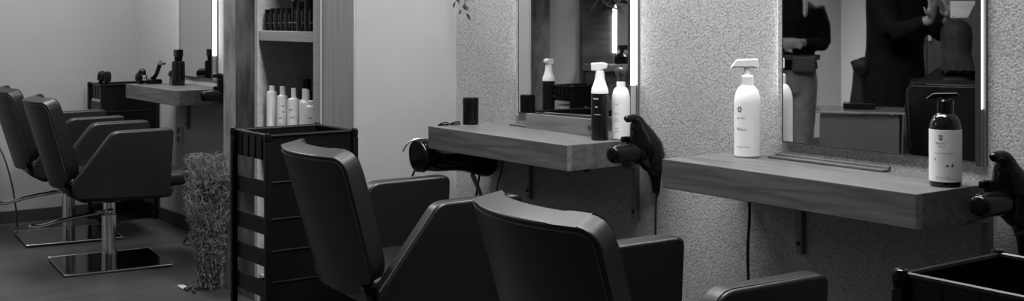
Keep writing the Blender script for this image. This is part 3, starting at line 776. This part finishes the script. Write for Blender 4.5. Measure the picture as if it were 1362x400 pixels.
# hanging leafy sprig beside the column
t = thing('hanging_sprig', 'thin leafy sprig hanging beside the column, above the middle shelf', 'plant', (-3.742, 2.50, 1.60))
B().tube(smooth_pts([(-.06, .058, .02), (-.02, .02, .03), (.0, 0, .0), (.02, -.01, -.14), (.035, -.005, -.26), (.03, 0, -.36)], 5), .0018, 6).out('stem', 'twig_dark', t)
B().tube(smooth_pts([(.015, -.008, -.12), (-.02, -.01, -.22), (-.03, 0, -.31)], 5), .0014, 6).out('stem', 'twig_dark', t)
B().lathe([(.012, 0), (.012, .006), (.004, .012), (.004, .03)], 12, (-.061, .058, .0), Matrix.Rotation(R(90), 3, 'Y')).out('hook', 'alu', t)
rnd = random.Random(11)
spots = [(.034, -.28), (.046, -.30), (.030, -.335), (.05, -.345), (.034, -.375), (.022, -.36), (-.012, -.25), (-.036, -.27), (-.026, -.30), (-.042, -.315), (-.018, -.33), (.02, -.22), (.044, -.24), (.02, -.16), (-.01, -.18)]
for x, z in spots:
    L_ = rnd.uniform(.024, .034); w = L_ * .24
    lf = B(); n = 8; rg = []
    an = rnd.uniform(-.9, .9); bend = rnd.uniform(-.008, .008)
    for k in range(n + 1):
        s_ = k / n; hw_ = w * math.sin(PI * min(max(s_, .04), .97)) ** .8
        cx = math.sin(an) * L_ * s_; cz = -math.cos(an) * L_ * s_; cy = bend * math.sin(PI * s_)
        nx, nz_ = math.cos(an), math.sin(an)
        rg.append([Vector((cx - nx * hw_, cy, cz - nz_ * hw_)), Vector((cx, cy - .0015, cz)), Vector((cx + nx * hw_, cy, cz + nz_ * hw_)), Vector((cx, cy + .0008, cz))])
    lf.rings(rg); lf.xf(Matrix.Translation((x, rnd.uniform(-.012, .012), z)))
    lf.out('leaf', 'leaf', t)

# ------------------------------------------------------------------ side table, bottles and towels seen in the middle mirror
t = thing('side_table', 'low side table carrying a black bottle, seen only in the middle mirror', 'table', (-5.44, .96, 0))
B().box(-.14, .14, -.17, .15, .625, .65, .006).out('tabletop', 'counter', t)
for sx in (-1, 1):
    for sy in (-1, 1):
        B().lathe([(.012, 0), (.016, .625)], 12, (sx * .115, sy * .13 - .01, 0)).out('leg', 'base_steel', t)
dup(tb, (-5.439, .862, .651), R(25), 'black bottle with white trigger top, seen in the middle mirror on the low side table', None, 1.32)
for i, (y, lb_) in enumerate(((.585, 'folded white towel in the mirrored trolley, nearer the wall panel'), (.70, 'folded white towel in the mirrored trolley, nearer the side table'))):
    t = thing('folded_towel', lb_, 'towel', (-5.43, y, .6015), 0, 'white towels in the mirrored trolley')
    b = B()
    for k in range(3): b.box(-.08, .08, -.052, .052, .001 + .033 * k, .033 + .033 * k, .012, 3)
    b.out('towel_cloth', 'towel', t)
t = thing('spray_bottle', 'black spray bottle on the end wall shelf, seen in the middle mirror', 'bottle', (-7.26, -1.30, .830))
B().lathe([(.055, 0), (.058, .006), (.058, .06), (.035, .085), (.018, .095), (.018, .11)], 22).out('bottle_body', 'gloss', t)
B().box(-.03, .03, -.06, .03, .11, .15, .008).out('spray_head', 'gloss', t)
# dried hanging bunch over the end wall station
t = thing('dried_bunch', 'dark dried leafy bunch hanging over the end wall panel, seen in the middle mirror', 'plant', (-7.34, -1.25, 1.28))
rnd = random.Random(3); b = B()
for i in range(120):
    p = Vector((0, rnd.uniform(-.12, .12), rnd.uniform(.05, .2))); pts = [tuple(p)]
    d = Vector((rnd.uniform(-.2, .3), rnd.uniform(-1, 1), rnd.uniform(-1, .6))).normalized()
    for k in range(5):
        d = (d + Vector((rnd.gauss(0, .3), rnd.gauss(0, .3), rnd.gauss(0, .3)))).normalized(); p = p + d * .035
        p.x = min(max(p.x, -.03), .12); pts.append(tuple(p))
    b.tube(pts, [.006, .009, .010, .008, .005, .002], 5)
fo = b.out('dry_leaves', 'leaf', t); fo['kind'] = 'stuff'
B().tube([(0, 0, .18), (-.02, 0, .6), (-.095, 0, .62)], .004, 6).out('stem', 'twig_dark', t)

# glass-topped cabinet and upright dryer in the big mirror
t = thing('glass_top_cabinet', 'small grey cabinet with glass top, seen in the nearest mirror', 'cabinet', (-3.69, .33, 0), R(-38))
B().box(-.18, .18, -.16, .16, .05, .745, .004).out('cabinet_body', 'counter', t)
B().box(-.165, .165, -.15, .15, 0, .05).out('plinth', 'baseboard', t)
B().box(-.200, .205, -.18, .18, .758, .768, .003).out('glass_top', 'glass', t)
for sx in (-1, 1):
    for sy in (-1, 1): B().lathe([(.010, .745), (.010, .758)], 12, (sx * .14, sy * .12, 0)).out('standoff', 'chrome', t)
t = thing('standing_dryer', 'dark upright hair dryer in its stand on the glass-topped cabinet, seen in the nearest mirror', 'hair dryer', (-3.69, .33, .769), R(-38))
c = smooth_pts([(0.0, 0, .03, .044), (0, 0, .06, .040), (0, 0, .12, .032), (0, 0, .155, .030), (.008, 0, .175, .038), (.012, 0, .205, .044), (.010, 0, .232, .036), (.006, 0, .245, .014)], 4)
B().tube([p[:3] for p in c], [p[3] for p in c], 18).out('dryer_body', 'rubber', t, 60)
B().prism(round_poly([(-.042, .225), (-.030, .200), (.01, .20), (.01, .240), (-.02, .236)], .004), 'y', -.015, .015, .004).out('nozzle', 'rubber', t)
B().box(-.075, .075, -.05, .05, 0, .03, .006).out('stand', 'gloss', t)

# ------------------------------------------------------------------ people
def ring_loft(rows, n=24):
    """rows: (cx, cy, z, rx, ry)"""
    b = B()
    b.rings([[Vector((cx + rx * math.cos(2 * PI * i / n), cy + ry * math.sin(2 * PI * i / n), z)) for i in range(n)] for cx, cy, z, rx, ry in rows])
    return b
def fuse(bm, name, m, parent, vox=.010, sm=6):
    """join overlapping volumes into one continuous skin"""
    bmesh.ops.recalc_face_normals(bm.bm, faces=bm.bm.faces[:])
    me = bpy.data.meshes.new(name); bm.bm.to_mesh(me); bm.bm.free()
    o = bpy.data.objects.new(name, me); C.objects.link(o)
    r = o.modifiers.new('r', 'REMESH'); r.mode = 'VOXEL'; r.voxel_size = vox
    s = o.modifiers.new('s', 'SMOOTH'); s.factor = .5; s.iterations = sm
    dg = bpy.context.evaluated_depsgraph_get(); ev = o.evaluated_get(dg)
    me2 = bpy.data.meshes.new_from_object(ev)
    o.modifiers.clear(); o.data = me2; bpy.data.meshes.remove(me)
    me2.materials.clear(); me2.materials.append(M[m])
    for p in me2.polygons: p.use_smooth = True
    o.name = name; me2.name = name
    o.parent = parent
    return o
def hand_into(b, wrist, dirv, side, curl=.6):
    """palm, four unequal fingers and a thumb"""
    w = Vector(wrist); d = Vector(dirv).normalized(); s = Vector(side); s = (s - d * s.dot(d)).normalized(); nrm = d.cross(s)
    palm = w + d * .05
    b.tube([tuple(w), tuple(w + d * .03), tuple(w + d * .085)], [.026, .034, .036], 12, (.5, 1) if abs(nrm.z) > .5 else (1, .5))
    for k, (off, ln) in enumerate(((-.027, .066), (-.009, .076), (.009, .070), (.027, .054))):
        p0 = w + d * .080 + s * off; p1 = p0 + d * ln * .45 - nrm * ln * .10 * curl; p2 = p1 + d * ln * .32 - nrm * ln * .30 * curl; p3 = p2 + d * ln * .18 - nrm * ln * .32 * curl
        b.tube([tuple(p0), tuple(p1), tuple(p2), tuple(p3)], [.0095, .009, .008, .0065], 8)
    t0 = w + d * .030 - s * .030; t1 = t0 + d * .030 - s * .024 - nrm * .008; t2 = t1 + d * .030 - s * .006 - nrm * .010
    b.tube([tuple(t0), tuple(t1), tuple(t2)], [.012, .010, .008], 8)
def head_into(b, c, ht, face=(0, 1)):
    """head centred at c looking along local +y"""
    x, y, z = c; k = ht / .22
    rows = [(-.115, .028, .032, .02), (-.100, .045, .052, .016), (-.075, .058, .068, .010), (-.04, .066, .080, .004), (0, .071, .088, .0), (.04, .074, .094, -.004), (.075, .066, .084, -.008), (.098, .045, .058, -.010), (.110, .018, .024, -.010)]
    n = 22
    b.rings([[Vector((x + rx * k * math.cos(2 * PI * i / n), y + (oy + ry * math.sin(2 * PI * i / n)) * k, z + zz * k)) for i in range(n)] for zz, rx, ry, oy in rows])
    b.tube([(x, y + .078 * k, z + .012 * k), (x, y + .096 * k, z - .020 * k), (x, y + .088 * k, z - .034 * k)], [.008 * k, .013 * k, .011 * k], 8)   # nose
    b.tube([(x - .022 * k, y + .078 * k, z - .058 * k), (x, y + .086 * k, z - .057 * k), (x + .022 * k, y + .078 * k, z - .058 * k)], [.005, .008, .005], 8)   # lips
    for s in (-1, 1):
        b.ball((x + s * .073 * k, y - .008, z - .012 * k), .026 * k, (.35, .7, 1.15), 10)   # ears
        b.ball((x + s * .030 * k, y + .078 * k, z + .014 * k), .013 * k, (1.2, .5, .7), 8)   # eyelids
def face_parts(c, k, parent):
    x, y, z = c
    e = B()
    for s in (-1, 1): e.ball((x + s * .030 * k, y + .0855 * k, z + .012 * k), .0065 * k, (1.3, .5, .8), 8)
    e.out('eyes', 'ink', parent)
    e = B()
    for s in (-1, 1): e.tube([(x + s * .046 * k, y + .077 * k, z + .030 * k), (x + s * .030 * k, y + .0865 * k, z + .036 * k), (x + s * .014 * k, y + .088 * k, z + .033 * k)], .003 * k, 6)
    e.out('eyebrows', 'hair_dark', parent)

# woman with pouch, facing the mirror
t = thing('person', 'woman in black top and pale trousers with waist pouch, left edge of nearest mirror', 'person', (-5.36, -1.10, 0), R(-40.5))
b = B()
head_into(b, (0, .015, 1.475), .21)
b.tube([(0, 0, 1.28), (0, .005, 1.40)], [.055, .050], 14)
b.rings([[Vector((rx * math.cos(2 * PI * i / 20), cy + ry * math.sin(2 * PI * i / 20), z)) for i in range(20)] for z, rx, ry, cy in ((.76, .14, .10, 0), (.84, .165, .115, -.01), (.95, .135, .095, 0), (1.05, .135, .095, .005), (1.18, .16, .11, .01), (1.27, .165, .095, 0), (1.315, .10, .065, 0))])
for s in (-1, 1):
    b.tube([(s * .165, 0, 1.27), (s * .205, -.02, 1.15), (s * .215, -.03, 1.03)], [.048, .042, .036], 12)
    b.tube([(s * .215, -.03, 1.03), (s * .13, .10, 1.035), (s * .055, .16, 1.045)], [.036, .031, .024], 12)
    hand_into(b, (s * .055, .16, 1.045), (-s * .9, .15, -.08), (0, .2, 1), .7)
    b.tube([(s * .085, 0, .80), (s * .09, .005, .62), (s * .09, .0, .44), (s * .092, -.015, .25), (s * .095, -.01, .07)], [.085, .072, .052, .050, .034], 14)
    b.tube([(s * .095, -.03, .04), (s * .098, .06, .035), (s * .10, .15, .022)], [.036, .036, .026], 12)
fuse(b, 'body', 'skin', t, .009, 5)
face_parts((0, .015, 1.475), .95, t)
b = B()
b.rings([[Vector((rx * math.cos(2 * PI * i / 20), cy + ry * math.sin(2 * PI * i / 20), z)) for i in range(20)] for z, rx, ry, cy in ((.86, .19, .14, 0), (.90, .185, .135, 0), (.97, .165, .125, 0), (1.08, .165, .125, .005), (1.18, .185, .135, .01), (1.27, .185, .115, 0), (1.335, .10, .08, 0))])
for s in (-1, 1):
    b.tube([(s * .165, 0, 1.27), (s * .212, -.02, 1.15), (s * .222, -.03, 1.025)], [.066, .058, .052], 12)
    b.tube([(s * .222, -.03, 1.03), (s * .15, .085, 1.035), (s * .095, .13, 1.04)], [.052, .045, .038], 12)
fuse(b, 'jumper', 'blackcloth', t, .012, 6)
b = B()
b.rings([[Vector((rx * math.cos(2 * PI * i / 20), -.005 + ry * math.sin(2 * PI * i / 20), z)) for i in range(20)] for z, rx, ry in ((.70, .165, .115), (.80, .185, .13), (.88, .172, .124), (.92, .155, .115))])
for s in (-1, 1): b.tube([(s * .088, 0, .80), (s * .09, .005, .62), (s * .09, .0, .44), (s * .093, -.015, .22), (s * .095, -.01, .07)], [.100, .088, .072, .066, .056], 16)
fuse(b, 'trousers', 'trouser', t, .012, 5)
b = B()
for s in (-1, 1): b.tube([(s * .095, -.05, .048), (s * .098, .05, .045), (s * .10, .14, .034), (s * .10, .185, .026)], [.046, .048, .038, .024], 14)
fuse(b, 'shoes', 'darkshoe', t, .010, 3)
b = B()
b.rings([[Vector((rx * math.cos(2 * PI * i / 20), -.010 + ry * math.sin(2 * PI * i / 20), 1.50 + zz)) for i in range(20)] for zz, rx, ry in ((.03, .092, .100), (.06, .090, .098), (.09, .070, .078), (.105, .03, .03))])
for i in range(26):
    a_ = PI * (1.0 + i / 25) if i < 18 else 0
    a_ = R(165 + 210 * i / 25)
    x_, y_ = .085 * math.cos(a_), .085 * math.sin(a_) - .008
    dn = 1.22 + .02 * math.sin(i * 5)
    fx = 1.25 if abs(math.cos(a_)) > .7 else 1.1
    b.tube(smooth_pts([(x_ * .8, y_ * .8, 1.59), (x_, y_, 1.53), (x_ * 1.1, y_ * 1.05, 1.42), (x_ * fx, y_ * 1.0 + (.10 if abs(math.cos(a_)) > .75 else -.03), 1.32), (x_ * fx, y_ + (.125 if abs(math.cos(a_)) > .75 else -.05), dn)], 4), [.016] * 12 + [.014] * 4 + [.005], 8)
b.out('hair', 'hair_fair', t, 60)
b = B(); b.rings([[Vector(((.196 + o) * math.cos(2 * PI * i / 24), (.146 + o) * math.sin(2 * PI * i / 24), z)) for i in range(24)] for z, o in ((.925, .0), (.93, .005), (.955, .005), (.96, .0))])
b.box(.02, .17, .10, .165, .845, .955, .015, 3); b.box(-.15, -.02, .11, .165, .86, .955, .012, 3); b.out('waist_pouch', 'pouch', t)

# hairdresser in black seen in the nearest mirror
t = thing('person', 'hairdresser in black with arms raised to the seated client, in the nearest mirror', 'person', (-4.085, -.495, 0), R(-95))
b = B()
head_into(b, (0, .03, 1.60), .22)
b.tube([(0, 0, 1.40), (0, .02, 1.53)], [.056, .050], 14)
b.rings([[Vector((rx * math.cos(2 * PI * i / 20), cy + ry * math.sin(2 * PI * i / 20), z)) for i in range(20)] for z, rx, ry, cy in ((.83, .15, .11, 0), (.92, .165, .12, -.01), (1.05, .14, .10, 0), (1.16, .14, .10, .005), (1.29, .16, .11, .01), (1.39, .17, .10, 0), (1.44, .10, .07, 0))])
ARM = {}
for s in (-1, 1):
    sh_ = Vector((s * .175, 0, 1.385)); el = Vector((.13, .20, 1.12)) if s > 0 else Vector((-.26, .14, 1.12))
    wr_ = Vector((-.08, .36, 1.20)) if s > 0 else Vector((-.25, .36, 1.20))
    ARM[s] = (sh_, el, wr_)
    b.tube([tuple(sh_), tuple((sh_ + el) / 2), tuple(el)], [.050, .044, .037], 12)
    b.tube([tuple(el), tuple((el + wr_) / 2), tuple(wr_)], [.037, .033, .025], 12)
    hand_into(b, tuple(wr_), (-.45 if s > 0 else -.3, .2, .8), (1, 0, .3), .9)
    b.tube([(s * .085, 0, .86), (s * .09, .005, .66), (s * .09, .0, .47), (s * .092, -.015, .27), (s * .095, -.01, .07)], [.088, .074, .054, .052, .035], 14)
    b.tube([(s * .095, -.03, .04), (s * .098, .06, .035), (s * .10, .15, .022)], [.036, .036, .026], 12)
fuse(b, 'body', 'skin', t, .009, 5)
face_parts((0, .03, 1.60), 1, t)
b = B()
b.rings([[Vector((rx * math.cos(2 * PI * i / 22), cy + ry * math.sin(2 * PI * i / 22), z)) for i in range(22)] for z, rx, ry, cy in ((.34, .22, .19, 0), (.50, .215, .18, 0), (.75, .20, .165, -.01), (.90, .19, .155, -.01), (1.04, .17, .145, -.005), (1.16, .18, .15, .005), (1.30, .195, .155, .01), (1.39, .19, .125, 0), (1.45, .10, .085, 0))])
for s in (-1, 1):
    sh_, el, wr_ = ARM[s]
    b.tube([tuple(sh_), tuple((sh_ + el) / 2), tuple(el)], [.072, .064, .058], 12)
    b.tube([tuple(el), tuple(el.lerp(wr_, .85))], [.056, .036], 12)
fuse(b, 'black_dress', 'blackcloth', t, .012, 6)
b = B()
for s in (-1, 1): b.tube([(s * .095, -.05, .048), (s * .098, .05, .045), (s * .10, .14, .034), (s * .10, .185, .026)], [.046, .048, .038, .024], 14)
fuse(b, 'shoes', 'darkshoe', t, .010, 3)
b = B()
b.rings([[Vector((rx * math.cos(2 * PI * i / 20), oy + ry * math.sin(2 * PI * i / 20), 1.60 + zz)) for i in range(20)] for zz, rx, ry, oy in ((-.08, .075, .05, -.035), (-.03, .082, .078, -.022), (.03, .084, .098, -.008), (.07, .078, .094, -.004), (.105, .052, .064, -.008), (.122, .02, .026, -.01))])
b.ball((0, -.10, 1.64), .045, (1, 1, 1), 12); b.out('hair', 'hair_dark', t, 60)

# client: seated, back to the mirror, long hair over a salon chair
CL = (-3.534, -.232)
FA = math.atan2(-.889, -.589) - PI / 2      # facing away from the mirror
chE = dup(chB, (CL[0] - .02, CL[1] - .06, 0), FA, 'salon chair with the seated client, seen only in the nearest mirror')
for ch in chE.children:
    n_ = ch.name.split('.')[0]
    if n_ in ('backrest', 'armrest', 'seat', 'seat_base', 'footrest', 'pump_lever'): ch.location.z = .075
    elif n_ == 'column': ch.scale = (1, 1, 1.24)
t = thing('person', 'seated client with long brown hair seen from behind in the nearest mirror', 'person', (CL[0], CL[1], 0), FA)
hz = 1.085
b = B()
head_into(b, (0, .06, hz), .21)
b.tube([(0, .03, .90), (0, .05, 1.0)], [.052, .048], 14)
b.rings([[Vector((rx * math.cos(2 * PI * i / 20), cy + ry * math.sin(2 * PI * i / 20), z)) for i in range(20)] for z, rx, ry, cy in ((.56, .16, .11, -.08), (.64, .155, .10, -.09), (.74, .145, .095, -.06), (.84, .165, .095, -.01), (.90, .155, .085, .02), (.945, .08, .06, .03))])
for s in (-1, 1):
    b.tube([(s * .165, .01, .89), (s * .185, .04, .78), (s * .165, .10, .68)], [.046, .040, .034], 12)
    b.tube([(s * .165, .10, .68), (s * .12, .20, .645), (s * .07, .27, .64)], [.034, .030, .024], 12)
    hand_into(b, (s * .07, .27, .64), (-s * .5, .8, -.1), (s, .5, 0), .7)
    b.tube([(s * .085, -.02, .63), (s * .09, .18, .625), (s * .095, .36, .60)], [.085, .075, .056], 14)
    b.tube([(s * .095, .36, .60), (s * .095, .40, .40), (s * .095, .40, .20)], [.055, .048, .036], 14)
    b.tube([(s * .095, .37, .165), (s * .098, .46, .16), (s * .10, .53, .15)], [.034, .034, .026], 12)
fuse(b, 'body', 'skin', t, .009, 5)
face_parts((0, .06, hz), .95, t)
b = B()
b.rings([[Vector((rx * math.cos(2 * PI * i / 22), cy + ry * math.sin(2 * PI * i / 22), z)) for i in range(22)] for z, rx, ry, cy in ((.555, .20, .30, .12), (.60, .20, .30, .12), (.70, .19, .22, .05), (.80, .195, .14, .0), (.89, .18, .11, .01), (.95, .095, .075, .03), (.97, .07, .065, .035))])
for s in (-1, 1): b.tube([(s * .165, .01, .89), (s * .19, .04, .78), (s * .165, .12, .67)], [.058, .055, .055], 12)
fuse(b, 'cape', 'cape', t, .012, 8)
b = B()
for s in (-1, 1): b.tube([(s * .095, .35, .172), (s * .098, .45, .165), (s * .10, .54, .15)], [.046, .044, .030], 14)
fuse(b, 'shoes', 'darkshoe', t, .010, 3)
b = B()
b.rings([[Vector((rx * math.cos(2 * PI * i / 20), .055 + oy + ry * math.sin(2 * PI * i / 20), hz + zz)) for i in range(20)] for zz, rx, ry, oy in ((-.255, .062, .022, -.222), (-.20, .064, .034, -.20), (-.15, .062, .042, -.150), (-.09, .064, .055, -.055), (-.03, .074, .078, -.022), (.03, .078, .095, -.008), (.07, .072, .090, -.004), (.10, .048, .060, -.008), (.114, .02, .026, -.01))])
for i in range(30):
    u = -1 + 2 * i / 29
    x_ = .064 * u; y0 = .045 - .075 * math.sqrt(1 - .8 * u * u)
    b.tube(smooth_pts([(x_ * .5, y0 + .02, hz + .09), (x_ * .95, y0, hz + .03), (x_ * 1.0, y0 - .012, hz - .06), (x_ * 1.15 + .016 * math.sin(i * 3) - .012, -.105 - .02 * (1 - u * u), hz - .15), (x_ * 1.2 + .02 * math.sin(i * 2.3) - .03, -.185 - .012 * math.cos(i * 3.1), .955 - .0)], 4), [.009] * 12 + [.007] * 4 + [.003], 7)
b.out('long_hair', 'hair_dark', t, 60)
fl = thing('foil_sheet', 'pale sheet of hair foil held above the client in the nearest mirror', 'foil', (-3.56, -.27, 1.206), R(-53.7))
b = B()
rg = []
for k in range(7):
    v = k / 6
    x0_ = -.030 + .010 * v; x1_ = .055 + .058 * v; z_ = .085 * v; yy = -.03 * v + .004 * math.sin(v * 9)
    rg.append([Vector((x0_, yy, z_)), Vector(((x0_ + x1_) / 2, yy + .004, z_)), Vector((x1_, yy, z_)), Vector((x1_, yy + .0015, z_)), Vector(((x0_ + x1_) / 2, yy + .0055, z_)), Vector((x0_, yy + .0015, z_))])
b.rings(rg); b.out('sheet', 'foil', fl)
b = B(); b.tube(smooth_pts([(-.02, .0, .006), (.02, -.006, .010), (.05, -.004, .0), (.085, 0, -.022)], 4), .005, 8); b.out('sectioning_clip', 'steel_tool', fl)

# ------------------------------------------------------------------ lights of the room and one added fill
def area(name, loc, target, sx, sy, power, spread=180):
    l = bpy.data.lights.new(name, 'AREA'); l.shape = 'RECTANGLE'; l.size = sx; l.size_y = sy; l.energy = power; l.spread = R(spread)
    o = bpy.data.objects.new(name, l); C.objects.link(o); o.location = loc
    o.rotation_euler = (Vector(target) - Vector(loc)).to_track_quat('-Z', 'Y').to_euler()
    return o
area('ceiling_lamp_main', (-5.6, -1.5, 2.80), (-3.4, 1.9, .9), .8, .8, 8)
area('ceiling_lamp_row', (-2.6, 1.95, 2.82), (-2.6, 1.95, 0), 2.8, .4, 120)
area('ceiling_lamp_far', (-6.2, 1.7, 2.82), (-6.2, 1.7, 0), 1.4, .4, 62)
area('room_wall_fill', (-6.0, -2.5, 2.82), (-6.0, -2.5, 0), 2.0, 1.2, 150, 112)  # added unseen fill, brightens the walls reflected in the mirrors; narrowed to spare the shelf fronts
w = bpy.data.worlds.new('World'); sc.world = w; w.use_nodes = True
w.node_tree.nodes['Background'].inputs[0].default_value = (.5, .5, .5, 1); w.node_tree.nodes['Background'].inputs[1].default_value = .4

# ------------------------------------------------------------------ camera
cd = bpy.data.cameras.new('camera'); co = bpy.data.objects.new('camera', cd); C.objects.link(co)
cd.sensor_width = 36; cd.sensor_fit = 'HORIZONTAL'; cd.lens = 1600 / 1362 * 36
cd.shift_x = 0; cd.shift_y = -(200 - 20) / 1362
cd.clip_start = .02
co.location = (0, 0, 1.22); co.rotation_euler = (R(90), 0, PI / 2 - .6317)
sc.camera = co
vs_ = sc.view_settings
vs_.view_transform = 'Standard'; vs_.look = 'None'; vs_.gamma = 1; vs_.exposure = 0; vs_.use_curve_mapping = False
